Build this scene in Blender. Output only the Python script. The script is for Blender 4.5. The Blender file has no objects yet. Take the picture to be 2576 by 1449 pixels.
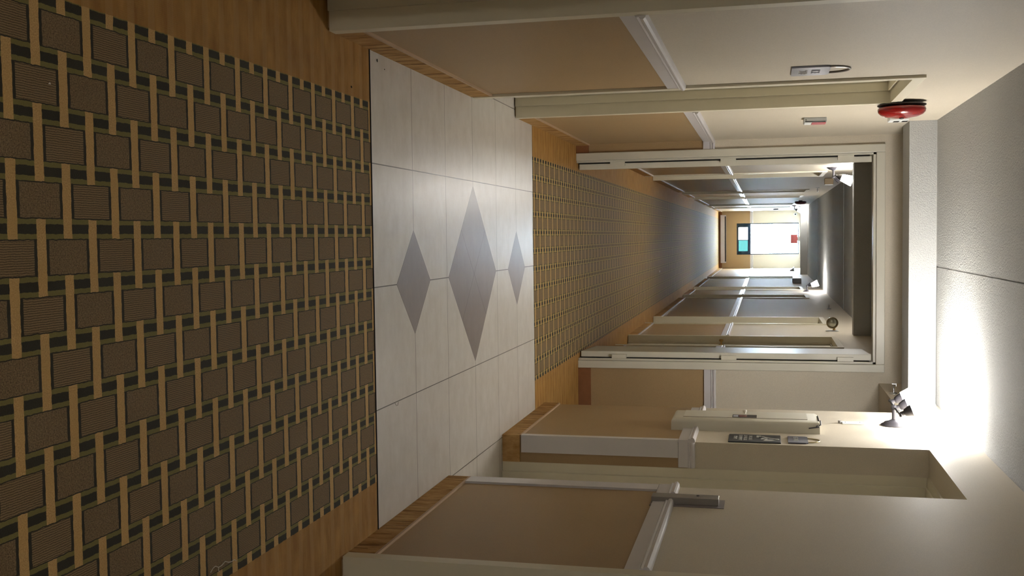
import bpy, bmesh, math, random
from mathutils import Vector, Matrix
random.seed(7)
S = bpy.context.scene
C = S.collection
PI = math.pi

# ------------------------------------------------------------------ camera
PITCH, YAW, ROLL = -0.2364, 0.0497, -0.0010
cp, sp, cy, sy = math.cos(PITCH), math.sin(PITCH), math.cos(YAW), math.sin(YAW)
F = Vector((sy*cp, cy*cp, sp)); R0 = Vector((cy, -sy, 0)); U0 = R0.cross(F)
cr, sr = math.cos(ROLL), math.sin(ROLL)
R = R0*cr + U0*sr; U = U0*cr - R0*sr
cam = bpy.data.cameras.new('camera'); camo = bpy.data.objects.new('camera', cam); C.objects.link(camo)
cam.sensor_fit = 'HORIZONTAL'; cam.sensor_width = 36; cam.lens = 2642.85/2576*36
cam.clip_start = 0.02; cam.clip_end = 200
# the phone was held upright but the photo lies on its side: the picture's right is up in the hall
m = Matrix.Identity(4)
for i in range(3):
    m[i][0] = U[i]; m[i][1] = -R[i]; m[i][2] = -F[i]
m[0][3], m[1][3], m[2][3] = 0, 0, 1.40
camo.matrix_world = m
S.camera = camo

# ------------------------------------------------------------------ world / exposure
S.view_settings.view_transform = 'Standard'
S.view_settings.look = 'None'
S.view_settings.gamma = 1.0
S.view_settings.use_curve_mapping = False
S.view_settings.exposure = 1.38
LAMP_E = 52.0        # emission of the glass shades
LAMP_P = 7.0        # bulb power above each shade (W)
SKY = 30.0
W = bpy.data.worlds.new('world'); S.world = W; W.use_nodes = True
bg = W.node_tree.nodes['Background']
bg.inputs[0].default_value = (0.72, 0.86, 1.0, 1); bg.inputs[1].default_value = SKY

# ------------------------------------------------------------------ node helpers
class NT:
    def __init__(s, name, rough=0.6, spec=0.4):
        s.m = bpy.data.materials.new(name); s.m.use_nodes = True
        s.t = s.m.node_tree; s.b = s.t.nodes['Principled BSDF']
        s.b.inputs['Roughness'].default_value = rough
        s.b.inputs['Specular IOR Level'].default_value = spec
        s._pos = None
    def n(s, typ, **kw):
        x = s.t.nodes.new(typ)
        for k, v in kw.items(): setattr(x, k, v)
        return x
    def link(s, a, b): s.t.links.new(a, b)
    def put(s, sock, v):
        if hasattr(v, 'is_output') or isinstance(v, bpy.types.NodeSocket): s.link(v, sock)
        elif isinstance(v, (tuple, list)): sock.default_value = (v[0], v[1], v[2], 1) if len(sock.default_value) == 4 else v
        else: sock.default_value = v
    def M(s, op, a, b=None, c=None, clamp=False):
        x = s.n('ShaderNodeMath', operation=op); x.use_clamp = clamp
        s.put(x.inputs[0], a)
        if b is not None: s.put(x.inputs[1], b)
        if c is not None: s.put(x.inputs[2], c)
        return x.outputs[0]
    def pos(s):
        if s._pos is None:
            g = s.n('ShaderNodeTexCoord'); q = s.n('ShaderNodeSeparateXYZ')
            s.link(g.outputs['Object'], q.inputs[0]); s._pos = (g.outputs['Object'], q.outputs[0], q.outputs[1], q.outputs[2])
        return s._pos
    def mix(s, f, a, b):
        x = s.n('ShaderNodeMix', data_type='RGBA'); s.put(x.inputs[0], f); s.put(x.inputs[6], a); s.put(x.inputs[7], b)
        return x.outputs[2]
    def noise(s, scale, detail=3, rough=0.55, vec=None, stretch=None):
        x = s.n('ShaderNodeTexNoise'); x.inputs['Scale'].default_value = scale
        x.inputs['Detail'].default_value = detail; x.inputs['Roughness'].default_value = rough
        v = vec or s.pos()[0]
        if stretch:
            mp = s.n('ShaderNodeMapping'); mp.inputs['Scale'].default_value = stretch
            s.link(v, mp.inputs[0]); v = mp.outputs[0]
        s.link(v, x.inputs['Vector']); return x.outputs[0]
    def bump(s, h, strength=0.3, dist=0.002):
        x = s.n('ShaderNodeBump'); x.inputs['Strength'].default_value = strength; x.inputs['Distance'].default_value = dist
        s.link(h, x.inputs['Height']); s.link(x.outputs[0], s.b.inputs['Normal'])
    def color(s, c): s.put(s.b.inputs['Base Color'], c)
    def scalec(s, col, f):
        x = s.n('ShaderNodeVectorMath', operation='SCALE'); s.put(x.inputs[0], col if not isinstance(col, tuple) else col); 
        s.put(x.inputs[3], f); return x.outputs[0]
def vary(nt, col, scale, amt, stretch=None, detail=3):
    n = nt.noise(scale, detail, stretch=stretch)
    f = nt.M('MULTIPLY_ADD', n, 2*amt, 1-amt)
    x = nt.n('ShaderNodeVectorMath', operation='SCALE'); x.inputs[0].default_value = col[:3]
    nt.link(f, x.inputs[3]); return x.outputs[0]
def simple(name, col, rough=0.5, spec=0.4, metal=0, var=0.04, vs=30, bump=0, bs=300, bd=0.0005):
    nt = NT(name, rough, spec); nt.b.inputs['Metallic'].default_value = metal
    nt.color(vary(nt, col, vs, var))
    if bump: nt.bump(nt.noise(bs, 2), bump, bd)
    return nt.m

# ---- paint of the walls: brown dado below the rail, cream above
def wall_paint(name, upper, lower, zc=1.0):
    nt = NT(name, 0.55, 0.35)
    _, x, y, z = nt.pos()
    up = nt.M('GREATER_THAN', z, zc)
    a = vary(nt, lower, 3.0, 0.05); b = vary(nt, upper, 3.0, 0.035)
    sp_ = nt.noise(260, 2); spk = nt.M('MULTIPLY_ADD', sp_, 0.34, 0.83)
    c = nt.mix(up, a, b); v = nt.n('ShaderNodeVectorMath', operation='SCALE'); nt.link(c, v.inputs[0]); nt.link(spk, v.inputs[3])
    nt.color(v.outputs[0])
    r = nt.M('MULTIPLY_ADD', up, 0.12, 0.48); nt.put(nt.b.inputs['Roughness'], r)
    nt.bump(nt.noise(170, 3, 0.6), 0.35, 0.0012)
    return nt.m
M_wall = wall_paint('wall_paint', (0.56, 0.50, 0.40), (0.36, 0.245, 0.125))
M_plain = simple('soffit_paint', (0.55, 0.48, 0.38), 0.6, 0.3, bump=0.3, bs=200)
M_trim = simple('white_trim_paint', (0.60, 0.575, 0.58), 0.32, 0.5, var=0.03, vs=8)
M_frame = simple('khaki_frame_paint', (0.66, 0.61, 0.475), 0.38, 0.5, var=0.03, vs=6)
M_cream = simple('cream_frame_paint', (0.60, 0.57, 0.475), 0.38, 0.5, var=0.03, vs=6)
M_black = simple('dark_gap', (0.015, 0.013, 0.012), 0.8, 0.1)
M_dkmetal = simple('oil_rubbed_bronze', (0.040, 0.037, 0.042), 0.38, 0.4, metal=0.2, var=0.1)
M_chrome = simple('steel', (0.55, 0.55, 0.55), 0.28, 0.5, metal=1.0)
M_plate = simple('grey_metal_plate', (0.30, 0.28, 0.26), 0.35, 0.5, metal=0.5)
M_plate2 = simple('dark_metal_plate', (0.24, 0.21, 0.21), 0.4, 0.5, metal=0.3)
M_brass = simple('brass', (0.55, 0.36, 0.14), 0.3, 0.5, metal=1.0)
M_red = simple('red_enamel', (0.24, 0.006, 0.006), 0.12, 0.6, var=0.02)
M_white = simple('white_plastic', (0.72, 0.73, 0.72), 0.35, 0.5, var=0.02)
M_sign = simple('slate_sign', (0.085, 0.088, 0.115), 0.4, 0.5, var=0.03)
M_signR = simple('slate_sign_satin', (0.20, 0.20, 0.235), 0.28, 0.6, metal=0.4, var=0.03)
M_signtxt = simple('pale_lettering', (0.45, 0.44, 0.40), 0.5, 0.3, var=0.02)
M_signd = simple('dark_sign', (0.030, 0.034, 0.040), 0.4, 0.4, var=0.05)
M_mirror = simple('mirror_glass', (0.75, 0.75, 0.72), 0.05, 0.6, metal=1.0, var=0.0)
M_tan = simple('tan_plastic', (0.42, 0.30, 0.16), 0.5, 0.4)
M_exit = simple('red_exit_sign', (0.75, 0.20, 0.20), 0.4, 0.4)
M_exit2 = M_exit
M_thread = simple('white_thread', (0.65, 0.6, 0.5), 0.8, 0.2)
M_maroon = simple('maroon_bell', (0.10, 0.02, 0.035), 0.3, 0.5)
M_heater = simple('heater_metal', (0.55, 0.52, 0.56), 0.4, 0.4)
M_winframe = simple('dark_window_frame', (0.012, 0.03, 0.05), 0.4, 0.4)
M_screw = simple('screw', (0.12, 0.11, 0.10), 0.4, 0.5, metal=0.8)

# popcorn ceiling
nt = NT('popcorn_ceiling', 0.9, 0.15)
vo = nt.n('ShaderNodeTexVoronoi'); vo.inputs['Scale'].default_value = 95; nt.link(nt.pos()[0], vo.inputs['Vector'])
n2 = nt.noise(140, 4, 0.7)
h = nt.M('MULTIPLY_ADD', n2, 1.8, nt.M('MULTIPLY', vo.outputs['Distance'], -0.8))
sh = nt.M('MULTIPLY_ADD', nt.noise(210, 2), 0.5, 0.75)
v_ = nt.n('ShaderNodeVectorMath', operation='SCALE'); v_.inputs[0].default_value = (0.61, 0.61, 0.59); nt.link(sh, v_.inputs[3])
nt.color(v_.outputs[0]); nt.bump(h, 1.0, 0.007)
M_ceil = nt.m
M_beam = simple('beam_texture', (0.45, 0.455, 0.445), 0.9, 0.15, var=0.06, vs=120, bump=0.8, bs=130, bd=0.005)

# woven patterned carpet
PX0, PD, PY0, PP = -0.028, 0.1146, 1.734, 0.0823
nt = NT('patterned_carpet', 0.80, 0.22)
_, X, Y, Z = nt.pos()
wob = nt.M('MULTIPLY_ADD', nt.noise(55, 2), 0.005, -0.0025)
Xw = nt.M('ADD', X, wob); Yw = nt.M('ADD', Y, nt.M('MULTIPLY_ADD', nt.noise(48, 2, stretch=(1, 1.7, 1)), 0.005, -0.0025))
u = nt.M('DIVIDE', nt.M('SUBTRACT', Xw, PX0), PD)
fu = nt.M('FRACT', u); row = nt.M('FLOOR', u)
db = nt.M('MULTIPLY', nt.M('MINIMUM', fu, nt.M('SUBTRACT', 1.0, fu)), PD)
v = nt.M('DIVIDE', nt.M('SUBTRACT', Yw, PY0), PP)
k = nt.M('FLOOR', nt.M('ADD', v, 0.5))
dv = nt.M('MULTIPLY', nt.M('ABSOLUTE', nt.M('SUBTRACT', v, k)), PP)
isbar = nt.M('LESS_THAN', dv, 0.0138)
kr = nt.M('MULTIPLY', nt.M('ADD', k, row), 0.5)
odd = nt.M('GREATER_THAN', nt.M('FRACT', nt.M('ADD', kr, 0.001)), 0.4)     # side bar of this row
inband = nt.M('LESS_THAN', db, 0.0200)
bar = nt.M('MULTIPLY', isbar, nt.M('MAXIMUM', inband, odd))
w_ = nt.M('FRACT', nt.M('MULTIPLY', nt.M('SUBTRACT', nt.M('SUBTRACT', v, row), 1.0), 0.5))
ds = nt.M('MULTIPLY', nt.M('MINIMUM', w_, nt.M('SUBTRACT', 1.0, w_)), 2*PP)
cell = nt.M('FLOOR', nt.M('MULTIPLY', nt.M('SUBTRACT', nt.M('SUBTRACT', v, row), 1.0), 0.5))
square = nt.M('MULTIPLY', nt.M('GREATER_THAN', ds, 0.0225), nt.M('GREATER_THAN', db, 0.0225))
dash = nt.M('LESS_THAN', db, 0.0098)
infield = nt.M('MULTIPLY', nt.M('GREATER_THAN', Xw, -0.4985), nt.M('LESS_THAN', Xw, 0.8985))
# fibres
fib = nt.noise(330, 2, 0.75); fibc = nt.noise(210, 3, 0.75)
ribs = nt.M('SINE', nt.M('MULTIPLY_ADD', X, 1330.0, nt.M('MULTIPLY', nt.noise(60, 2), 5.0)))
ribs = nt.M('MULTIPLY_ADD', ribs, 0.5, 0.5)
alt = nt.M('GREATER_THAN', nt.M('FRACT', nt.M('MULTIPLY_ADD', cell, 0.5, 0.001)), 0.4)
lined = nt.M('MULTIPLY_ADD', alt, 0.62, 0.05)
grain = nt.M('MULTIPLY_ADD', nt.noise(330, 3, 0.8, stretch=(1, 0.8, 1)), 2.6, -0.8)
sqf = nt.M('ADD', nt.M('MULTIPLY', ribs, lined), nt.M('MULTIPLY', grain, nt.M('SUBTRACT', 1.05, lined)))
sqc = nt.mix(nt.M('MULTIPLY_ADD', sqf, 1.0, 0.0, clamp=True), (0.048, 0.030, 0.010), (0.31, 0.205, 0.095))
tan = nt.mix(nt.M('MULTIPLY_ADD', fib, 2.2, -0.6, clamp=True), (0.33, 0.185, 0.052), (0.72, 0.46, 0.19))
tan = nt.mix(nt.M('MULTIPLY_ADD', nt.noise(9, 2), 1.6, -0.5, clamp=True), tan, (0.50, 0.31, 0.10))
olive = nt.mix(fib, (0.13, 0.105, 0.025), (0.23, 0.19, 0.055))
dark = nt.mix(fib, (0.014, 0.012, 0.005), (0.040, 0.034, 0.016))
col = nt.mix(square, dark, sqc)
col = nt.mix(nt.M('MULTIPLY', inband, nt.M('SUBTRACT', 1.0, dash)), col, olive)
col = nt.mix(nt.M('MULTIPLY', dash, 1.0), col, dark)
col = nt.mix(bar, col, tan)
# plain border with faint streaks
st = nt.noise(22, 3, stretch=(0.35, 1, 1)); st2 = nt.M('MULTIPLY_ADD', st, 2.4, -0.7, clamp=True)
bord = nt.mix(st2, (0.27, 0.122, 0.018), (0.46, 0.245, 0.058))
bord = nt.mix(nt.M('MULTIPLY', isbar, 0.40), bord, (0.47, 0.28, 0.095))
bord = nt.mix(nt.M('MULTIPLY', fib, 0.40), bord, (0.20, 0.09, 0.018))
col = nt.mix(infield, bord, col)
nt.color(col)
nt.b.inputs['Sheen Weight'].default_value = 0.04
hh = nt.M('ADD', nt.M('MULTIPLY', fib, 0.6), nt.M('MULTIPLY', nt.M('MAXIMUM', bar, nt.M('MULTIPLY', square, nt.M('MULTIPLY', ribs, 0.5))), 0.4))
nt.bump(hh, 0.5, 0.003)
M_carpet = nt.m

# carpet cove base
nt = NT('carpet_cove_base', 0.85, 0.2)
fib = nt.noise(300, 3, 0.7); st = nt.M('MULTIPLY_ADD', nt.noise(13, 4, 0.7, stretch=(1, 1.9, 0.5)), 3.0, -1.05, clamp=True)
c = nt.mix(st, (0.34, 0.175, 0.05), (0.62, 0.40, 0.17))
dk = nt.M('GREATER_THAN', nt.noise(17, 2, stretch=(1, 2.2, 0.25)), 0.60)
c = nt.mix(nt.M('MULTIPLY', dk, 0.6), c, (0.11, 0.042, 0.010)); c = nt.mix(nt.M('MULTIPLY', fib, 0.3), c, (0.13, 0.055, 0.015))
nt.color(c); nt.bump(nt.M('ADD', st, nt.M('MULTIPLY', fib, 0.4)), 0.5, 0.004)
M_base = nt.m
M_base2 = simple('brown_cove_base', (0.24, 0.105, 0.045), 0.85, 0.2, var=0.15, vs=25, bump=0.4, bs=250, bd=0.002)
M_basecap = simple('base_cap', (0.46, 0.31, 0.19), 0.45, 0.4)
M_basefar = simple('base_cap_white', (0.80, 0.77, 0.79), 0.15, 0.8)  # far cap whitened to paint in the glint along its top

# ceramic tiles with diamond inlays
nt = NT('ceramic_tile', 0.3, 0.5)
_, X, Y, Z = nt.pos()
TX, TY, TS = 0.1795, 3.6423, 0.45734
uy = nt.M('DIVIDE', nt.M('SUBTRACT', Y, TY), TS); ux = nt.M('DIVIDE', nt.M('SUBTRACT', X, TX), TS)
def dline(nt_, a):
    f = nt_.M('FRACT', a); return nt_.M('MULTIPLY', nt_.M('MINIMUM', f, nt_.M('SUBTRACT', 1.0, f)), TS)
dx_, dy_ = dline(nt, ux), dline(nt, uy)
def diamond(cx, cyy):
    return nt.M('ADD', nt.M('ABSOLUTE', nt.M('SUBTRACT', X, cx)), nt.M('ABSOLUTE', nt.M('SUBTRACT', Y, cyy)))
big = diamond(TX, 5.0135); s1 = diamond(TX, 4.098); s2 = diamond(TX, 5.931)
inbig = nt.M('LESS_THAN', big, 0.433); in1 = nt.M('LESS_THAN', s1, 0.2115); in2 = nt.M('LESS_THAN', s2, 0.2115)
inside = nt.M('MAXIMUM', inbig, nt.M('MAXIMUM', in1, in2))
grid = nt.M('LESS_THAN', nt.M('MINIMUM', nt.M('MULTIPLY', dx_, 0.9), dy_), 0.0018)
grid = nt.M('MULTIPLY', grid, nt.M('SUBTRACT', 1.0, inside))
e1 = nt.M('LESS_THAN', nt.M('ABSOLUTE', nt.M('SUBTRACT', big, 0.433)), 0.0022)
e2 = nt.M('LESS_THAN', nt.M('ABSOLUTE', nt.M('SUBTRACT', s1, 0.2115)), 0.0022)
e3 = nt.M('LESS_THAN', nt.M('ABSOLUTE', nt.M('SUBTRACT', s2, 0.2115)), 0.0022)
da = nt.M('ABSOLUTE', nt.M('ADD', nt.M('SUBTRACT', X, TX), nt.M('SUBTRACT', Y, 5.0135)))
db2 = nt.M('ABSOLUTE', nt.M('SUBTRACT', nt.M('SUBTRACT', X, TX), nt.M('SUBTRACT', Y, 5.0135)))
cross = nt.M('MULTIPLY', nt.M('LESS_THAN', nt.M('MINIMUM', da, db2), 0.0022), inbig)
grout = nt.M('MAXIMUM', grid, nt.M('MAXIMUM', nt.M('MAXIMUM', e1, e2), nt.M('MAXIMUM', e3, cross)))
wn = nt.n('ShaderNodeTexWhiteNoise', noise_dimensions='2D'); cmb = nt.n('ShaderNodeCombineXYZ')
nt.link(nt.M('FLOOR', ux), cmb.inputs[0]); nt.link(nt.M('FLOOR', uy), cmb.inputs[1]); nt.link(cmb.outputs[0], wn.inputs[0])
cloud = nt.noise(9.0, 5, 0.65, stretch=(0.9, 1.4, 1)); speck = nt.noise(150, 3)
lt = nt.mix(nt.M("MULTIPLY_ADD", cloud, 1.8, -0.4, clamp=True), (0.53, 0.485, 0.43), (0.70, 0.665, 0.62))
lt = nt.mix(nt.M('MULTIPLY', wn.outputs['Value'], 0.25), lt, (0.50, 0.455, 0.41))
lt = nt.mix(nt.M('MULTIPLY', speck, 0.22), lt, (0.38, 0.345, 0.31))
dkc = nt.mix(cloud, (0.17, 0.135, 0.125), (0.27, 0.225, 0.215))
c = nt.mix(inside, lt, dkc); c = nt.mix(grout, c, (0.05, 0.035, 0.025)); nt.color(c)
nt.put(nt.b.inputs['Roughness'], 0.3)
nt.bump(nt.M('SUBTRACT', 1.0, grout), 0.4, 0.0015)
M_tile = nt.m

def emis(name, col, e):
    mm = bpy.data.materials.new(name); mm.use_nodes = True; t = mm.node_tree
    for x in list(t.nodes): t.nodes.remove(x)
    o = t.nodes.new('ShaderNodeOutputMaterial'); em = t.nodes.new('ShaderNodeEmission')
    em.inputs[0].default_value = (*col, 1); em.inputs[1].default_value = e; t.links.new(em.outputs[0], o.inputs[0]); return mm
M_shade = emis('lit_glass_shade', (1.0, 0.985, 0.955), LAMP_E)
def glass(name, tint, gloss=0.06):
    mm = bpy.data.materials.new(name); mm.use_nodes = True; t = mm.node_tree
    for x in list(t.nodes): t.nodes.remove(x)
    o = t.nodes.new('ShaderNodeOutputMaterial'); a = t.nodes.new('ShaderNodeBsdfTransparent'); g = t.nodes.new('ShaderNodeBsdfGlossy')
    a.inputs[0].default_value = (*tint, 1); g.inputs['Roughness'].default_value = 0.03
    mx = t.nodes.new('ShaderNodeMixShader'); mx.inputs[0].default_value = gloss
    t.links.new(a.outputs[0], mx.inputs[1]); t.links.new(g.outputs[0], mx.inputs[2]); t.links.new(mx.outputs[0], o.inputs[0]); return mm
M_glass = glass('clear_glass', (0.97, 0.99, 1.0)); M_teal = glass('teal_glass', (0.066, 0.117, 0.108))

# ------------------------------------------------------------------ mesh helpers
class MB:
    def __init__(s): s.bm = bmesh.new()
    def box(s, a, b, mat=None):
        x0, x1 = sorted((a[0], b[0])); y0, y1 = sorted((a[1], b[1])); z0, z1 = sorted((a[2], b[2]))
        vs = [s.bm.verts.new(p) for p in [(x0,y0,z0),(x1,y0,z0),(x1,y1,z0),(x0,y1,z0),(x0,y0,z1),(x1,y0,z1),(x1,y1,z1),(x0,y1,z1)]]
        for f in [(0,3,2,1),(4,5,6,7),(0,1,5,4),(1,2,6,5),(2,3,7,6),(3,0,4,7)]: s.bm.faces.new([vs[i] for i in f])
        return s
    def lathe(s, prof, M_=None, n=32, cap=True):
        """prof: (r, h) along local z"""
        M_ = M_ or Matrix.Identity(4); rings = []
        for r, h in prof:
            if r < 1e-6: rings.append([s.bm.verts.new(M_ @ Vector((0, 0, h)))])
            else: rings.append([s.bm.verts.new(M_ @ Vector((r*math.cos(2*PI*i/n), r*math.sin(2*PI*i/n), h))) for i in range(n)])
        for a, b in zip(rings, rings[1:]):
            for i in range(n):
                j = (i+1) % n
                if len(a) == 1 and len(b) == 1: continue
                if len(a) == 1: s.bm.faces.new((a[0], b[i], b[j]))
                elif len(b) == 1: s.bm.faces.new((a[i], a[j], b[0]))
                else: s.bm.faces.new((a[i], a[j], b[j], b[i]))
        if cap:
            for r_ in (rings[0], rings[-1]):
                if len(r_) > 2: s.bm.faces.new(r_)
        return s
    def tube(s, pts, r, n=10):
        pts = [Vector(p) for p in pts]; rings = []
        for i, p in enumerate(pts):
            d = (pts[min(i+1, len(pts)-1)] - pts[max(i-1, 0)]).normalized()
            a = d.cross(Vector((0, 0, 1)));  a = a if a.length > 1e-3 else d.cross(Vector((1, 0, 0)))
            a.normalize(); b = d.cross(a)
            rr = r[i] if isinstance(r, (list, tuple)) else r
            rings.append([s.bm.verts.new(p + rr*(a*math.cos(2*PI*j/n) + b*math.sin(2*PI*j/n))) for j in range(n)])
        for a, b in zip(rings, rings[1:]):
            for i in range(n): s.bm.faces.new((a[i], a[(i+1) % n], b[(i+1) % n], b[i]))
        s.bm.faces.new(rings[0]); s.bm.faces.new(rings[-1]); return s
    def sphere(s, c, r, n=16):
        bmesh.ops.create_uvsphere(s.bm, u_segments=n, v_segments=n//2+2, radius=r, matrix=Matrix.Translation(c)); return s
    def prism(s, poly, fn, a, b):
        """poly of (p,q); fn(p,q,t) -> xyz; extruded from t=a to t=b"""
        A = [s.bm.verts.new(fn(p, q, a)) for p, q in poly]; B = [s.bm.verts.new(fn(p, q, b)) for p, q in poly]
        n = len(poly)
        for i in range(n): s.bm.faces.new((A[i], A[(i+1) % n], B[(i+1) % n], B[i]))
        s.bm.faces.new(A); s.bm.faces.new(B); return s
    def bevel(s, w, seg=3, test=None):
        es = [e for e in s.bm.edges if test is None or test(e)]
        bmesh.ops.bevel(s.bm, geom=es, offset=w, segments=seg, affect='EDGES', profile=0.5); return s
    def build(s, name, mat, parent=None, smooth=False, origin=None):
        bmesh.ops.recalc_face_normals(s.bm, faces=s.bm.faces)
        me = bpy.data.meshes.new(name)
        if origin is not None:
            bmesh.ops.translate(s.bm, verts=s.bm.verts, vec=-Vector(origin))
        if smooth:
            for f in s.bm.faces: f.smooth = True
            for e in s.bm.edges:
                if len(e.link_faces) == 2 and e.calc_face_angle(0) > 0.7: e.smooth = False
        s.bm.to_mesh(me); s.bm.free(); me.materials.append(mat)
        o = bpy.data.objects.new(name, me); C.objects.link(o)
        if parent: o.parent = parent
        if origin is not None: o.location = origin
        return o
def struct(o): o['kind'] = 'structure'; return o
def tag(o, label, cat, group=None):
    o['label'] = label; o['category'] = cat
    if group: o['group'] = group
    return o
def empty(name, loc=(0, 0, 0)):
    o = bpy.data.objects.new(name, None); C.objects.link(o); o.location = loc; o.empty_display_size = 0.05; return o
def bx(name, a, b, mat, parent=None, bev=0, off=None):
    """box in the local frame of its parent"""
    q = MB().box(a, b)
    if bev: q.bevel(bev, 2)
    return q.build(name, mat, parent)
def copy_tree(o, parent=None):
    c = o.copy(); C.objects.link(c); c.parent = parent
    for ch in [x for x in S.objects if x.parent == o]: copy_tree(ch, c)
    return c
def text_mesh(txt, size, parent, name, mat, origin, right, up, depth=0.001, align='CENTER', sx=1.0):
    cu = bpy.data.curves.new(name, 'FONT'); cu.body = txt; cu.size = size; cu.extrude = depth; cu.align_x = align; cu.align_y = 'CENTER'
    cu.space_line = 1.05
    tmp = bpy.data.objects.new('tmp_text', cu); C.objects.link(tmp)
    dg = bpy.context.evaluated_depsgraph_get(); me = bpy.data.meshes.new_from_object(tmp.evaluated_get(dg))
    bpy.data.objects.remove(tmp)
    r, u_ = Vector(right), Vector(up); nrm = r.cross(u_)
    for v_ in me.vertices:
        x, y, z = v_.co; v_.co = Vector(origin) + r*x*sx + u_*y + nrm*z
    me.materials.clear(); me.materials.append(mat)
    o = bpy.data.objects.new(name, me); C.objects.link(o); o.parent = parent; return o

# ------------------------------------------------------------------ the shell
XL, XR, YD, YE, CZ = -0.698, 1.0875, 7.952, 33.25, 2.447
XL2, XR2 = -0.715, 1.052
T = 0.5          # walls are this thick outward
HD = 2.05        # door opening height
# openings (y0, y1, top)
OPL = [(2.36, 3.265, HD), (5.055, 5.932, HD)]
OPR = [(2.36, 3.285, HD), (4.53, 5.542, 2.197), (6.66, YD, 2.197)]
OPL2 = [(12.65, 13.56, HD), (17.70, 18.55, HD), (20.25, 21.30, HD), (25.45, 26.40, HD), (28.30, 29.20, HD)]
OPR2 = [(10.00, 10.95, HD), (12.55, 13.50, HD), (17.70, 18.53, HD), (20.30, 21.33, HD), (25.50, 26.50, HD)]
def wall(name, X, s, y0, y1, ops):
    q = MB(); y = y0
    for a, b, zt in ops:
        q.box((X, y, 0), (X+s*T, a, CZ)); q.box((X, a, zt), (X+s*T, b, CZ)); y = b
        if b < YD-.01 or a > YD: q.box((X+s*.36, a, 0), (X+s*T, b, zt))      # unseen backing added to keep sky light from leaking round the door
    if y < y1: q.box((X, y, 0), (X+s*T, y1, CZ))
    return struct(q.build(name, M_wall))
wall('wall_left', XL, -1, -4.0, YD, OPL)
wall('wall_right', XR, 1, -4.0, YD, OPR)
wall('wall_left_far', XL2, -1, YD+0.12, YE, OPL2)
wall('wall_right_far', XR2, 1, YD+0.12, YE, OPR2)
# cross wall with the double-door opening (frame inner size)
FX0, FX1, FZ = -0.575, 0.951, 2.175
q = MB(); q.box((XL-T, YD, 0), (FX0, YD+0.12, CZ)); q.box((FX1, YD, 0), (3.2, YD+0.12, CZ)); q.box((FX0, YD, FZ), (FX1, YD+0.12, CZ))
struct(q.build('wall_cross', M_wall))
struct(MB().box((XL-T, -4.1, 0), (XR+T, -4.0, CZ)).build('wall_back', M_wall))  # unseen wall added to close the hall and bounce light forward
# side passage walls behind the opening on the right
q = MB(); q.box((3.1, 6.16, 0), (3.2, YD, CZ)); q.box((XR+T, 6.56, 0), (3.2, 6.66, CZ)); struct(q.build('wall_passage', M_wall))
struct(MB().box((XR+T, 6.56, 2.197), (3.2, YD, 2.3)).build('ceiling_passage', M_plain))
# end wall with window opening
WX0, WX1, WZ0, WZ1 = -0.335, 0.630, 0.55, 2.40
q = MB(); q.box((XL2-T, YE, 0), (WX0, YE+0.15, CZ)); q.box((WX1, YE, 0), (XR2+T, YE+0.15, CZ))
q.box((WX0, YE, 0), (WX1, YE+0.15, WZ0)); q.box((WX0, YE, WZ1), (WX1, YE+0.15, CZ)); struct(q.build('wall_end', M_wall))
# ceilings
q = MB(); q.box((XL-T, -4.1, CZ), (0.2165, YD+0.12, CZ+0.1)); q.box((0.2165, -4.1, CZ+0.010), (3.2, YD+0.12, CZ+0.1)); q.box((0.2235, -4.1, CZ+0.004), (3.2, YD+.12, CZ+.1))
struct(q.build('ceiling', M_ceil))
q = MB(); q.box((XL2-T, YD+0.12, CZ), (0.186, YE+0.15, CZ+0.1)); q.box((0.190, YD+0.12, CZ+0.002), (XR2+T, YE+0.15, CZ+0.1)); q.box((0.18, YD+.12, CZ+0.005), (0.2, YE+.15, CZ+.1))
struct(q.build('ceiling_far', M_ceil))
# ceiling beams and two shallow seams
for nm, ya, yb, zb, x0, x1 in (('trim_1', 7.04, 7.36, 2.283, XL, XR), ('trim_2', 11.25, 11.42, 2.28, XL2, XR2), ('trim_3', 27.86, 28.1, 2.28, XL2, XR2),
                       ('trim_4', 15.04, 15.10, CZ-0.005, XL2, XR2), ('trim_5', 22.2, 22.3, CZ-0.005, XL2, XR2)):
    struct(MB().box((x0, ya, zb), (x1, yb, CZ)).build(nm, M_beam))
# floors
TY1 = 6.3863
q = MB(); q.box((XL-0.6, -4.1, -0.08), (XR+0.6, 3.6343, 0.0)); struct(q.build('floor_carpet', M_carpet))
q = MB(); q.box((XL-0.6, 3.6343, -0.08), (XR+0.6, TY1, -0.001)); struct(q.build('floor_tile', M_tile))
q = MB(); q.box((XL-0.6, TY1, -0.08), (3.2, YE+0.1, 0.0)); struct(q.build('floor_carpet_far', M_carpet))
struct(MB().box((XL, 3.6285, -0.002), (XR, 3.6350, 0.0025)).build('trim_6', M_black))

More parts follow.
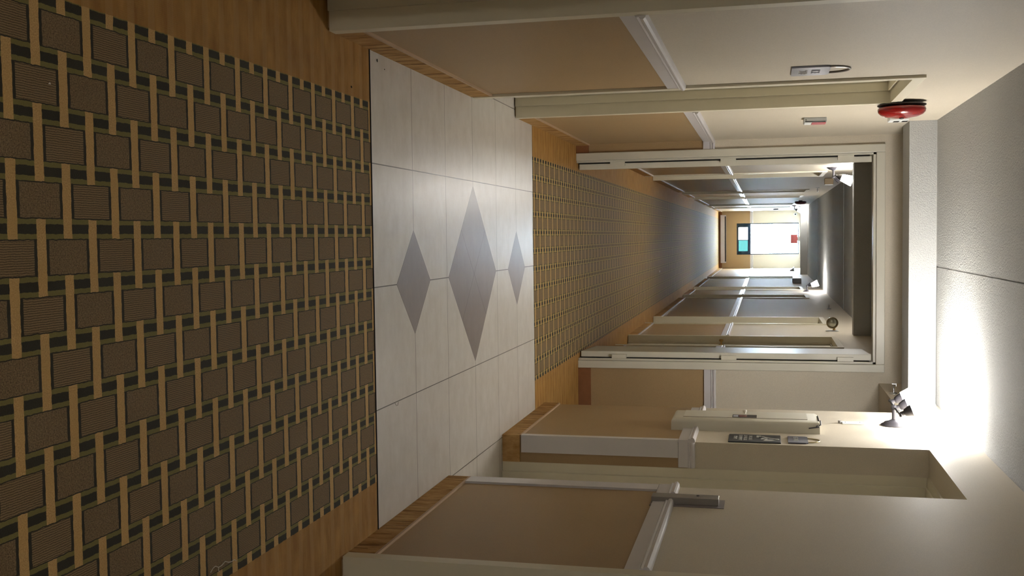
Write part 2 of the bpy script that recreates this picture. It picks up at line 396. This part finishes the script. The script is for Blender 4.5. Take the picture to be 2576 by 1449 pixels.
# ------------------------------------------------------------------ base, chair rail
def segs(y0, y1, ops):
    out = []; y = y0
    for a, b, _ in ops:
        if a > y: out.append((y, a))
        y = max(y, b)
    if y < y1: out.append((y, y1))
    return out
RAIL = [(0, .953), (.011, .955), (.012, 1.004), (.019, 1.010), (.017, 1.017), (.024, 1.023), (.025, 1.031), (.019, 1.038), (.012, 1.0405), (0, 1.042)]
def along_y(X, s): return lambda p, q, t: (X - s*p, t, q)
def rail(q, X, s, a, b, mitre=False): q.prism(RAIL, along_y(X, s), a, b)
def base(q, qc, X, s, a, b, far=0):
    q.box((X, a, 0), (X-s*0.009, b, 0.097)); qc.box((X, a, 0.097), (X-s*(0.016 if far else 0.010), b, 0.110 if far else 0.106))
CW = 0.048   # casing width
ri = 7
for nm, X, s, y0, y1, ops, far in (('left', XL, -1, -4.0, YD, OPL, 0), ('right', XR, 1, -4.0, YD, OPR, 0), ('left_far', XL2, -1, YD+.12, YE, OPL2, 1), ('right_far', XR2, 1, YD+.12, YE, OPR2, 1)):
    q = MB(); qb = MB(); qc = MB()
    for a, b in segs(y0, y1, ops):
        cased = lambda y: any(abs(y-o[0]) < 1e-6 or abs(y-o[1]) < 1e-6 for o in ops if o[2] == HD)
        a2 = a + (CW if cased(a) else 0); b2 = b - (CW if cased(b) else 0)
        base(qb, qc, X, s, a2, b2, far)
        if nm == 'right' and abs(b-4.53) < .01:
            rail(q, X, s, a2, 4.245); rail(q, X, s, 4.345, 4.53)
        elif nm == 'right' and abs(a-5.542) < .01: rail(q, X, s, a2-.012, 6.60)
        else: rail(q, X, s, a2, b2)
    if nm == 'right':   # wraps round the corner into the door recess
        q.prism(RAIL, lambda p, z, t: (t, 5.542 - p, z), XR, 1.222)
        qb.box((XR-.009, 5.542, 0), (1.226, 5.533, .097))
    struct(qb.build('baseboard_'+nm, M_base)); struct(qc.build('baseboard_cap_'+nm, M_basefar if far else M_basecap))
    struct(q.build('trim_%d' % ri, M_trim)); ri += 1
# cross wall and end wall
q = MB(); f = lambda p, z, t: (t, YD - p, z)
q.prism(RAIL, f, XL+.001, -0.632); q.prism(RAIL, f, 1.008, 3.1); struct(q.build('trim_11', M_trim))
q = MB(); q.box((XL+.009, YD, 0), (-0.632, YD-.009, .097)); q.box((1.008, YD, 0), (3.1, YD-.009, .097)); struct(q.build('baseboard_cross', M_base2))
q = MB(); f = lambda p, z, t: (t, YE - p, z); q.prism(RAIL, f, XL2+.02, WX0-.001); q.prism(RAIL, f, WX1+.001, XR2-.02); struct(q.build('trim_12', M_trim))
struct(MB().box((XL2+.01, YE, 0), (XR2-.01, YE-.01, .1)).build('baseboard_end', M_base2))
# white corner boards
struct(MB().box((XR, 4.435, .106), (XR-.010, 4.53, .953)).build('trim_13', M_trim))
q = MB(); q.box((XR-.010, 5.530, .106), (1.172, 5.542, .953)); q.box((XR-.010, 5.542, .106), (XR, 5.575, .953)); struct(q.build('trim_14', M_trim))
# quarter-round style cap on the rail at the plate

# ------------------------------------------------------------------ side doors
dn = [1]
def side_door(X, s, ya, yb, knob=None, mat=M_frame, depth=.10):
    r = empty('door_%d' % dn[0], (X, (ya+yb)/2, 0)); dn[0] += 1; struct(r)
    o = Vector((X, (ya+yb)/2, 0)); h = (yb-ya)/2; out = lambda d: s*d
    q = MB(); P = .013
    for sg in (-1, 1):
        y1 = sg*h
        q.box((-s*P, y1 - sg*.004, .006), (s*.052, y1 + sg*CW, HD-.004))         # casing and frame face
        q.box((s*.052, y1 - sg*.016, .006), (s*.13, y1 + sg*.02, HD-.016))       # stop
    q.box((-s*P, -h-CW, HD-.004), (s*.052, h+CW, HD+CW)); q.box((s*.052, -h, HD-.016), (s*.13, h, HD+.03))
    q.build('frame', mat, r)
    MB().box((s*depth, -h+.019, .008), (s*(depth+.04), h-.019, HD-.02)).build('door_panel', mat, r)
    if knob is not None:
        k_ = MB().lathe([(0.0, 0), (.026, 0), (.026, .005), (.009, .008), (.008, .028), (.019, .034), (.023, .045), (.018, .055), (0, .058)],
                   Matrix.Translation((s*depth, knob - o.y, .965)) @ Matrix.Rotation(-s*PI/2, 4, 'Y'), 20)
        k_.build('knob', M_brass, r, True)
    return r
for a, b, _ in OPL: side_door(XL, -1, a, b)
side_door(XR, 1, OPR[0][0], OPR[0][1])
for a, b, _ in OPL2: side_door(XL2, -1, a, b)
for i, (a, b, _) in enumerate(OPR2): side_door(XR2, 1, a, b, knob=(b-.07 if i == 0 else None), depth=.07)
# recessed door in the alcove on the right: frame stands at the back of the recess
r = struct(empty('door_%d' % dn[0], (1.227, 5.04, 0))); dn[0] += 1
q = MB(); q.box((0, .497, 0), (.05, .56, 2.186)); q.box((.05, .48, 0), (.13, .56, 2.176)); q.box((0, -.56, 0), (.13, -.497, 2.186))
q.box((0, -.51, 2.186), (.05, .51, 2.26)); q.box((.05, -.51, 2.176), (.13, .51, 2.26)); q.build('frame', M_frame, r)
MB().box((.115, -.49, .006), (.155, .479, 2.17)).build('door_panel', M_frame, r)

# ------------------------------------------------------------------ double fire doors
r = struct(empty('door_%d' % dn[0], (0.19, YD, 0))); dn[0] += 1
ox = 0.19
q = MB(); P = .018
OX0, OX1, OZ = -0.632, 1.008, 2.235
def L(x): return x-ox
q.box((L(OX0), -P, 0), (L(FX0), .14, OZ)); q.box((L(FX1), -P, 0), (L(OX1), .14, OZ)); q.box((L(FX0), -P, FZ), (L(FX1), .14, OZ))
q.bevel(.004, 2)
q.box((L(FX0), .012, 0), (L(FX0)+.014, .10, FZ)); q.box((L(FX1)-.014, .012, 0), (L(FX1), .10, FZ)); q.box((L(FX0), .012, FZ-.018), (L(FX1), .10, FZ))
q.build('frame', M_cream, r)
for sgn, hx, ang in ((1, FX0+.014, 4.5), (-1, FX1-.012, -3.0)):
    # pivot at the hinge; the leaf runs down the far corridor
    e = MB(); w = .765
    e.box((sgn*.008, 0, .012), (sgn*.052, w, 2.150)); e.bevel(.002, 1)
    lf = e.build('door_leaf', M_cream, r); lf.location = (L(hx), .06, 0); lf.rotation_euler = (0, 0, math.radians(ang))
    MB().box((L(hx)-sgn*.016, .040, .01), (L(hx)+sgn*.006, .085, 2.135)).build('door_seal', M_black, r)  # dark strip stands in for the shade inside the hinge gap
    for z in (.31, 1.135, 1.97):
        hq = MB(); hq.box((-sgn*.010, -.024, z-.056), (sgn*.030, .0005, z+.056)); hq.lathe([(.007, z-.056), (.007, z+.056)], Matrix.Translation((sgn*.002, -.004, 0)), 12)
        hq.build('hinge', M_cream, lf)

# ------------------------------------------------------------------ end window
r = struct(empty('window_1', (0.1475, YE, WZ0))); ox = 0.1475
q = MB(); zz = 0.97-WZ0; H = WZ1-WZ0; A = WX0-ox; B = WX1-ox
q.box((A, .03, 0), (A+.03, .09, H)); q.box((B-.03, .03, 0), (B, .09, H)); q.box((A, .03, H-.02), (B, .09, H)); q.build('window_frame', M_winframe, r)
q = MB(); q.box((A+.03, .025, 0), (B-.03, .085, .055)); q.box((A+.03, .025, zz-.09), (B-.03, .085, zz)); q.box((A+.03, .025, .055), (A+.125, .085, zz-.09))
q.box((B-.110, .025, .055), (B-.03, .085, zz-.09)); q.box((.020, .025, .055), (.045, .085, zz-.09)); q.build('lower_sash', M_winframe, r)
MB().box((A+.125, .052, .055), (.020, .058, zz-.09)).build('pane', M_glass, r)
MB().box((.045, .052, .055), (B-.110, .058, zz-.09)).build('pane', M_teal, r)
MB().box((A+.03, .052, zz), (B-.03, .058, H-.02)).build('pane', M_glass, r)

# ------------------------------------------------------------------ wall lamps
def cupM(c, ax):
    z = Vector(ax).normalized(); x = Vector((0, 1, 0)); y = z.cross(x); y.normalize(); x = y.cross(z)
    mm = Matrix.Identity(4)
    for i in range(3): mm[i][0] = x[i]; mm[i][1] = y[i]; mm[i][2] = z[i]; mm[i][3] = c[i]
    return mm
def sconce(s, n=3):
    """s=+1 on the right wall (arm towards -X), local origin on the wall at the base plate centre"""
    r = empty('wall_sconce')
    d = -s
    Mx = Matrix.Rotation(d*PI/2, 4, 'Y')
    MB().lathe([(.071, 0), (.071, .006), (.066, .010), (.058, .013), (.050, .022), (.030, .027), (.014, .036), (0, .037)], Mx, 40).build('base_plate', M_dkmetal, r, True)
    for a in (-.058, .058):
        pass
    q = MB(); q.lathe([(.012, .03), (.012, .090), (.016, .093), (.016, .111), (.008, .115), (0, .115)], Mx, 20); q.build('arm', M_dkmetal, r, True)
    q = MB(); bxx = d*.100
    q.tube([(bxx, -.26, .006), (bxx, .26, .006)], .0065, 12); q.sphere((bxx, -.262, .006), .009, 10); q.sphere((bxx, .262, .006), .009, 10)
    q.build('cross_bar', M_dkmetal, r, True)
    for i in range(n):
        yy = (i-1)*.215
        ax = (d*.36, -.03, .93)
        mm = cupM((bxx, yy, .010), ax)
        cup = MB().lathe([(.009, -.004), (.013, .0), (.013, .020), (.020, .024), (.026, .040), (.036, .066), (.0375, .070), (.034, .070), (.022, .040), (0, .03)], mm, 28).build('socket_cup', M_dkmetal, r, True)
        sh = MB().lathe([(.034, .062), (.037, .066), (.040, .085), (.046, .120), (.0535, .165), (.055, .182), (.052, .182), (.050, .165), (.043, .120), (.037, .085), (.034, .068)], mm, 32, cap=False).build('glass_shade', M_shade, r, True)
        li = bpy.data.lights.new('bulb', 'POINT'); li.energy = LAMP_P; li.color = (1.0, .985, .955); li.shadow_soft_size = .03
        lo = bpy.data.objects.new('bulb', li); C.objects.link(lo); lo.parent = r; lo.location = mm @ Vector((0, 0, .175))
    return r
G = 'three-light wall sconces along the corridor'
a = sconce(1); a.location = (XR, 6.215, 2.105); tag(a, 'nearest lit three-light bronze wall sconce, on the right wall above the white cabinet', 'wall lamp', G)
b = sconce(-1); b.location = (XL2, 11.98, 2.125); tag(b, 'lit wall sconce on the left wall just beyond the double doors', 'wall lamp', G)
def dim(root, f, nm):
    # weaker bulbs: own emission and own lamp data
    me2 = None; l2 = None; m2 = emis(nm, (1.0, 0.985, 0.955), LAMP_E*f)
    for ch in [x for x in S.objects if x.parent == root]:
        if ch.name.startswith('glass_shade'):
            if me2 is None: me2 = ch.data.copy(); me2.materials[0] = m2
            ch.data = me2
        elif ch.type == 'LIGHT':
            if l2 is None: l2 = ch.data.copy(); l2.energy = LAMP_P*f
            ch.data = l2
c = copy_tree(a); c.location = (XR2, 19.75, 2.14); tag(c, 'lit wall sconce on the right wall halfway down the far corridor', 'wall lamp', G)
d_ = copy_tree(b); d_.location = (XL2, 27.45, 2.12); tag(d_, 'farthest lit wall sconce, on the left wall near the end window', 'wall lamp', G)
e_ = copy_tree(b); e_.location = (XL, -1.4, 2.105); tag(e_, 'lit wall sconce on the left wall behind the viewer', 'wall lamp', G)  # out of view, added to light the near end of the hall

dim(c, .50, 'lit_glass_shade_dimmer'); dim(b, .80, 'lit_glass_shade_soft'); dim(d_, .28, 'lit_glass_shade_dimmest')
# unlit round lamp head on the far right wall
r = empty('emergency_lamp', (XR2, 11.75, 2.10)); tag(r, 'unlit round brass-rimmed lamp head on the right wall beyond the double doors', 'lamp')
MB().lathe([(.070, 0), (.070, .003), (.064, .006), (0, .006)], Matrix.Rotation(-PI/2, 4, 'Y'), 32).build('wall_plate', M_white, r, True)
MB().tube([(-.01, 0, .02), (-.03, 0, .02), (-.045, -.02, .015)], .014, 12).build('arm', M_brass, r, True)
mm = Matrix.Translation((-.092, -.03, .0)) @ Matrix.Rotation(PI/2, 4, 'X')
MB().lathe([(.030, -.07), (.050, -.05), (.058, -.01), (.062, .0), (.062, .018), (.052, .020), (.052, .010)], mm, 36, cap=False).build('lamp_head', simple('aged_brass', (.22, .17, .09), .35, .5, metal=.8), r, True)
MB().lathe([(.052, .006), (.04, .014), (.02, .019), (0, .020)], mm, 36, cap=False).build('lens', simple('lens_glass', (.45, .45, .36), .08, .8, metal=.6), r, True)

# ------------------------------------------------------------------ fire bell and neighbours, left wall
def bell(red, label, loc):
    r = empty('fire_bell', loc); Mx = Matrix.Rotation(PI/2, 4, 'Y')
    MB().lathe([(0, 0), (.04, 0), (.04, .016), (.124, .016), (.125, .020), (.118, .024), (.05, .026), (0, .026)], Mx, 48).build('back_plate', M_black if red is M_maroon else simple('black_plate', (.03, .026, .024), .5, .4), r, True)
    MB().lathe([(.045, .024), (.045, .029), (.112, .029), (.121, .033), (.1235, .041), (.120, .055), (.108, .068), (.085, .078), (.05, .084), (.018, .086), (0, .0865)], Mx, 56).build('gong', red, r, True)
    MB().lathe([(.012, .085), (.012, .090), (.006, .093), (0, .093)], Mx, 16).build('centre_bolt', M_screw, r, True)
    return tag(r, label, 'fire bell', 'round fire bells on the left wall')
bell(M_red, 'glossy red round fire bell high on the left wall near the ceiling beam', (XL, 6.00, 2.112))
bell(M_maroon, 'small dark far fire bell on the left wall just before the last lit sconce', (XL2, 23.7, 2.15))
r = empty('horn_unit', (XL, 6.60, 2.165)); tag(r, 'small white signal box with two dark slots on the left wall behind the red bell', 'alarm box')
q = MB().box((0, -.06, -.055), (.045, .06, .055)); q.bevel(.006, 2); q.build('housing', M_white, r)
for z in (-.028, .02): MB().box((.038, -.030, z), (.0458, .035, z+.032)).build('slot', M_black, r)
r = empty('pull_station', (XL, 6.68, 1.695)); tag(r, 'small red and white alarm pull box on the left wall past the recessed door', 'pull station')
q = MB().box((0, -.06, -.067), (.030, .06, .067)); q.bevel(.004, 2); q.build('housing', simple('grey_housing', (.42, .43, .42), .4, .4), r)
MB().box((.030, -.055, -.02), (.034, .055, .062)).build('red_face', simple('dull_red', (.42, .05, .06), .4, .4), r)
MB().box((.030, -.055, -.062), (.033, .055, -.022)).build('white_face', M_white, r)
MB().prism([(-.01, .06), (.024, .06), (.024, .0), (.022, -.06), (.027, -.06), (.0285, .06)], lambda p, z, t: (p if p > 0 else .012, t, z), -.0608, -.0595).build('dark_stripe', M_black, r)
MB().sphere((.014, -.0605, -.054), .0035, 8).build('screw', M_screw, r)

# ------------------------------------------------------------------ signs
def arch_ring(q, c0, yh, zh, x, r_=.0022, n=20):
    q.tube([(x, c0 - yh*math.cos(PI*i/n), zh*math.sin(PI*i/n)) for i in range(n+1)], r_, 8)
# left plaque
r = empty('room_sign', (XL, 4.705, 1.59)); tag(r, 'pale slate plaque with raised letters and a half-ring, on the left wall', 'sign')
poly = [(-.118, -.080), (.112, -.080)] + [(.112-.03+.03*math.sin(t*PI/8), .078-.03+.03*math.cos(t*PI/8)) for t in (4, 3, 2, 1, 0)] + [(-.118+.02-.02*math.sin(t*PI/8), .078-.02+.02*math.cos(t*PI/8)) for t in (0, 1, 2, 3, 4)]
MB().prism(poly, lambda p, z, t: (t, p, z), 0, .008).build('plate', M_signR, r)
text_mesh('ICE', .052, r, 'raised_lettering', M_sign, (.008, 0.0, .018), (0, 1, 0), (0, 0, 1), .0012, sx=1.35)
text_mesh('209', .052, r, 'raised_lettering', M_signtxt, (.008, 0.01, -.034), (0, 1, 0), (0, 0, 1), .0012, sx=1.35)
q = MB(); q.tube([(.004, -.10+.0*i + .085*(1-math.cos(PI*i/20)), .078+.082*math.sin(PI*i/20)) for i in range(21)], [.005]*21, 8); q.build('half_ring', M_plate, r, True)
# right small plaque
r = empty('stair_sign', (XR, 5.672, 1.567)); tag(r, 'small dark slate plaque with a half-ring, above the evacuation sign', 'sign')
poly = [(-.088, -.051), (.088, -.051), (.088, .038), (.078, .050), (-.078, .050), (-.088, .038)]
MB().prism(poly, lambda p, z, t: (t, p, z), 0, -.007).build('plate', M_sign, r)
text_mesh('STAIR', .036, r, 'raised_lettering', M_signtxt, (-.007, 0.01, -.012), (0, -1, 0), (0, 0, 1), .001, sx=1.15)
q = MB(); q.tube([(-.003, .055*math.cos(PI*i/20), .050+.060*math.sin(PI*i/20)) for i in range(21)], .0028, 8); q.build('half_ring', simple('gold_wire', (.45, .38, .2), .35, .5, metal=.8), r, True)
# evacuation sign
r = empty('evacuation_sign', (XR, 5.672, 1.345)); tag(r, 'black fire evacuation sign with white lettering and a running-figure pictogram, right of the white cabinet', 'sign')
q = MB(); q.box((0, -.103, -.135), (-.007, .103, .135)); q.bevel(.003, 2); q.build('panel', M_signd, r)
for i, (t_, sc_) in enumerate((('IN CASE', 1.25), ('OF FIRE USE', 1.0), ('STAIRWAY', 1.15), ('ONLY', 1.25))):
    text_mesh(t_, .026, r, 'lettering', M_signtxt, (-.007, 0.004, -.022-.026*i), (0, -1, 0), (0, 0, 1), .0008, sx=sc_)
# pictogram: steps, a figure walking down and flames
q = MB(); fx = lambda p, z, t: (t, -p, z)
def pg(poly): q.prism(poly, fx, -.007, -.0082)
pg([(-.070, .010), (-.020, .010), (-.020, .022), (-.045, .022), (-.045, .034), (-.070, .034)])
pg([(-.055, .040), (-.045, .036), (.0, .075), (.012, .105), (.002, .108), (-.012, .082)])
pg([(-.010, .040), (.020, .030), (.026, .036), (.006, .050), (-.012, .078), (-.022, .072)])
pg([(.012, .060), (.035, .052), (.037, .058), (.014, .068)])
q.lathe([(.0, 0), (.0105, 0), (.0105, .0013), (0, .0013)], Matrix.Translation((-.007, -.014, .116)) @ Matrix.Rotation(-PI/2, 4, 'Y'), 20)
pg([(.040, .050), (.052, .044), (.068, .052), (.070, .075), (.060, .098), (.058, .080), (.050, .118), (.044, .088), (.038, .098), (.036, .068)])
q.build('pictogram', M_signtxt, r)

# ------------------------------------------------------------------ extinguisher cabinet, right wall
r = empty('extinguisher_cabinet', (XR, 6.015, 1.288)); tag(r, 'cream metal fire extinguisher cabinet with rounded edges on the right wall', 'cabinet')
q = MB().box((0, -.140, -.400), (-.070, .140, .400)); q.bevel(.026, 5, lambda e: all(v_.co.x < -.03 for v_ in e.verts) or False); q.build('cabinet_body', M_cream, r, True)
dr = MB().box((-.069, -.098, -.335), (-.0725, .112, .335)); dr.bevel(.001, 1); dr = dr.build('cabinet_door', M_cream, r)
q = MB(); q.box((-.0700, -.0990, -.336), (-.0716, -.0975, .336)); q.box((-.070, -.0990, .3345), (-.0716, .112, .3365)); q.build('seam', simple('seam_shadow', (.16, .13, .09), .7, .2), r)
MB().box((-.0724, -.095+.0, -.066), (-.0734, -.004, .066)).build('window', simple('cabinet_window', (.06, .05, .055), .08, .7), r)
q = MB(); q.box((-.0724, -.080, -.062), (-.0740, -.03, -.035)); q.build('window_label', simple('pale_label', (.42, .42, .46), .5, .3), r)
MB().box((-.0724, -.080, -.030), (-.0740, -.02, .012)).build('red_tag', simple('dim_red', (.16, .03, .03), .4, .4), r)
MB().lathe([(.007, 0), (.007, .006), (.011, .009), (.012, .016), (.008, .021), (0, .022)], Matrix.Translation((-.0725, .045, .0)) @ Matrix.Rotation(-PI/2, 4, 'Y'), 20).build('knob', simple('cream_knob', (.6, .56, .48), .3, .5), r, True)
# chain over the top
o = MB(); pts = []
prev = None
path = [(-.075, .06), (-.078, -.01), (-.070, -.07), (-.058, -.115), (-.046, -.143), (-.040, -.146)]
chain = []
for (x0, y0), (x1, y1) in zip(path, path[1:]):
    n_ = max(2, int(math.hypot(x1-x0, y1-y0)/.006))
    for i in range(n_): chain.append((x0+(x1-x0)*i/n_, y0+(y1-y0)*i/n_))
zt = .402
for i, (x, y) in enumerate(chain):
    z = zt - (.010 if x < -.066 else .002) - max(0, -.135-y)*2.2
    o.sphere((max(x, -.064), y, z+.004), .0042, 8)
for i in range(9): o.sphere((-.040+.001*i, -.1445, .393-.006*i), .0042, 8)
ch = o.build('chain', simple('dark_chain', (.10, .10, .11), .4, .5, metal=.6), r, True)
# small switch plate
r = empty('switch_plate', (XR, 6.245, 1.885)); tag(r, 'small narrow white plate on the right wall just below the nearest sconce', 'wall plate')
q = MB().box((0, -.034, -.058), (-.006, .034, .058)); q.bevel(.002, 2); q.build('plate', M_white, r)
for z in (-.040, .040): MB().sphere((-.006, 0, z), .003, 8).build('screw', M_screw, r)
MB().lathe([(0, 0), (.010, 0), (.010, .016), (0, .017)], Matrix.Translation((0, 0, -.070)) @ Matrix.Rotation(-PI/2, 4, 'Y'), 14).build('stub', M_plate, r, True)

# ------------------------------------------------------------------ metal plate on the right rail
r = empty('latch_plate', (XR, 4.27, 1.10)); tag(r, 'grey metal holder plate on the near right wall breaking the white rail', 'metal plate')
MB().box((0, -.072, -.155), (-.003, .058, .140)).build('backing_plate', M_plate2, r)
q = MB().box((-.002, -.040, -.150), (-.030, .028, .118)); q.bevel(.002, 2); q.build('raised_bar', M_plate, r)
MB().lathe([(0, 0), (.007, 0), (.006, .003), (0, .004)], Matrix.Translation((-.030, 0, .035)) @ Matrix.Rotation(-PI/2, 4, 'Y'), 14).build('screw', M_screw, r, True)

# ------------------------------------------------------------------ sprinklers
def sprinkler():
    r = empty('sprinkler_head')
    MB().lathe([(.030, 0), (.030, .003), (.018, .009), (0, .010)], Matrix.Rotation(-PI/2, 4, 'Y'), 24).build('escutcheon', M_chrome, r, True)
    q = MB(); q.tube([(-.008, 0, 0), (-.04, 0, 0)], .007, 10); q.tube([(-.036, 0, 0), (-.05, .014, 0), (-.068, 0, 0)], .003, 8); q.tube([(-.036, 0, 0), (-.05, -.014, 0), (-.068, 0, 0)], .003, 8); q.build('body', M_chrome, r, True)
    q = MB(); q.box((-.070, -.018, -.014), (-.067, .018, .014)); q.box((-.070, -.018, .012), (-.052, .018, .015)); q.build('deflector', M_chrome, r)
    return r
GS = 'sidewall sprinkler heads'
p0 = sprinkler(); p0.location = (XR, 7.45, 2.243); tag(p0, 'sidewall sprinkler head on the header over the side opening on the right', 'sprinkler', GS)
p1 = copy_tree(p0); p1.location = (XR2, 15.2, 2.262); tag(p1, 'sidewall sprinkler head high on the right wall of the far corridor', 'sprinkler', GS)
p2 = copy_tree(p0); p2.location = (XL2, 17.2, 2.20); p2.rotation_euler = (0, 0, PI); tag(p2, 'sidewall sprinkler head high on the left wall of the far corridor', 'sprinkler', GS)

# ------------------------------------------------------------------ far corridor things
r = empty('exit_sign', (0.135, 27.95, 2.125)); tag(r, 'red sign hanging from the ceiling beam before the end window', 'exit sign')
MB().box((-.115, -.02, -.085), (.115, .02, .085)).build('panel', M_exit, r); MB().box((-.05, -.03, .085), (.05, .03, .155)).build('mount', M_white, r)
r = empty('baseboard_heater', (0.14, YE, 0.135)); tag(r, 'long low pale heater along the foot of the end wall', 'heater')
q = MB(); q.box((-.74, -.01, -.075), (.74, -.07, .052)); q.build('cover', M_heater, r); MB().box((-.70, -.012, .054), (.70, -.062, .085)).build('outlet_slot', M_black, r)
q = MB(); q.box((-.74, -.01, .052), (.74, -.02, .095)); q.build('back_panel', M_heater, r)
r = empty('wall_speaker', (XL2, 14.45, 2.215)); tag(r, 'small tan box high on the left wall past the second sconce', 'wall box')
q = MB().box((0, -.06, -.055), (.075, .06, .055)); q.bevel(.006, 2); q.build('housing', M_tan, r); MB().box((.075, -.055, -.05), (.082, .055, .05)).build('front_panel', M_white, r)
r = empty('emergency_light', (XR2, 23.3, 2.07)); tag(r, 'grey twin emergency light box high on the far right wall', 'emergency light')
q = MB().box((0, -.18, -.10), (-.09, .18, .08)); q.bevel(.01, 2); q.build('housing', simple('dark_grey_box', (.2, .19, .18), .5, .4), r)
MB().box((-.09, -.17, -.095), (-.105, .17, .075)).build('front_panel', M_white, r)
r = empty('smoke_detector', (-.59, YE, 2.30)); tag(r, 'small round white detector on the end wall left of the window', 'detector')
Mz = Matrix.Rotation(PI/2, 4, 'X')
MB().lathe([(.055, 0), (.055, .02), (.04, .035), (0, .036)], Mz, 28).build('housing', M_white, r, True); MB().lathe([(.022, .036), (.022, .042), (0, .043)], Mz, 20).build('sensor', M_black, r, True)
r = empty('door_closer', (XR2, 30.6, 2.13)); tag(r, 'dark bracket high on the right wall close to the end wall', 'bracket')
MB().prism([(0, -.05), (-.03, -.05), (-.10, .05), (0, .05)], lambda p, z, t: (p, t, z), -.12, .12).build('body', M_plate2, r); MB().box((0, -.13, .05), (-.12, .13, .065)).build('arm', M_white, r)
r = empty('notice_plate', (XL2, 31.0, 1.70)); tag(r, 'thin black plate on the left wall close to the end wall', 'wall plate')
MB().box((0, -.10, -.07), (.03, .10, .07)).build('plate', M_black, r)

# ------------------------------------------------------------------ litter on the carpet
q = MB(); q.tube([(.857, 2.421, .004), (.849, 2.433, .005), (.848, 2.446, .004), (.856, 2.462, .004), (.855, 2.474, .006), (.851, 2.497, .004), (.858, 2.512, .005), (.862, 2.530, .004), (.861, 2.546, .005), (.868, 2.556, .004)], .0011, 6)
q.tube([(.856, 2.462, .004), (.863, 2.463, .003), (.869, 2.466, .003)], .0009, 6)
tag(q.build('thread', M_thread, None, True), 'white crinkled thread lying on the near patterned carpet', 'thread')
def lint(x, y, s_, label, z=.003):
    q = MB(); 
    for i in range(5): q.sphere((random.uniform(-s_, s_), random.uniform(-s_, s_), random.uniform(0, s_*.3)), s_*.45, 6)
    o = q.build('lint', M_thread, None, True); o.location = (x, y, z); return tag(o, label, 'lint')
lint(-.319, 1.853, .0026, 'tiny white speck on a carpet square near the left edge of the pattern')
lint(.493, 14.39, .010, 'small white scrap on the carpet halfway down the far corridor')
q = MB(); q.tube([(.636, 3.835, .001), (.650, 3.850, .001), (.652, 3.868, .001), (.640, 3.876, .001)], .0009, 6)
tag(q.build('thread', simple('grey_hair', (.2, .17, .15), .7, .2), None, True), 'thin grey hair on the near row of tiles', 'thread')
def crumb(x, y, sc, label, z=.002):
    q = MB(); q.sphere((0, 0, 0), .004, 8); q.sphere((.003, .003, 0), .003, 8)
    bmesh.ops.scale(q.bm, vec=sc, verts=q.bm.verts)
    o = q.build('crumb', M_black, None, True); o.location = (x, y, z); return tag(o, label, 'crumb')
crumb(-.662, 3.708, (1.3, .6, .5), 'dark oblong crumb on the first tile close to the left wall')
crumb(-.640, 3.785, (.45, .45, .4), 'tiny dark speck on the first tile beside the oblong crumb')
crumb(-.530, 3.452, (.8, .8, .5), 'dark speck on the tan carpet border just before the tiles')
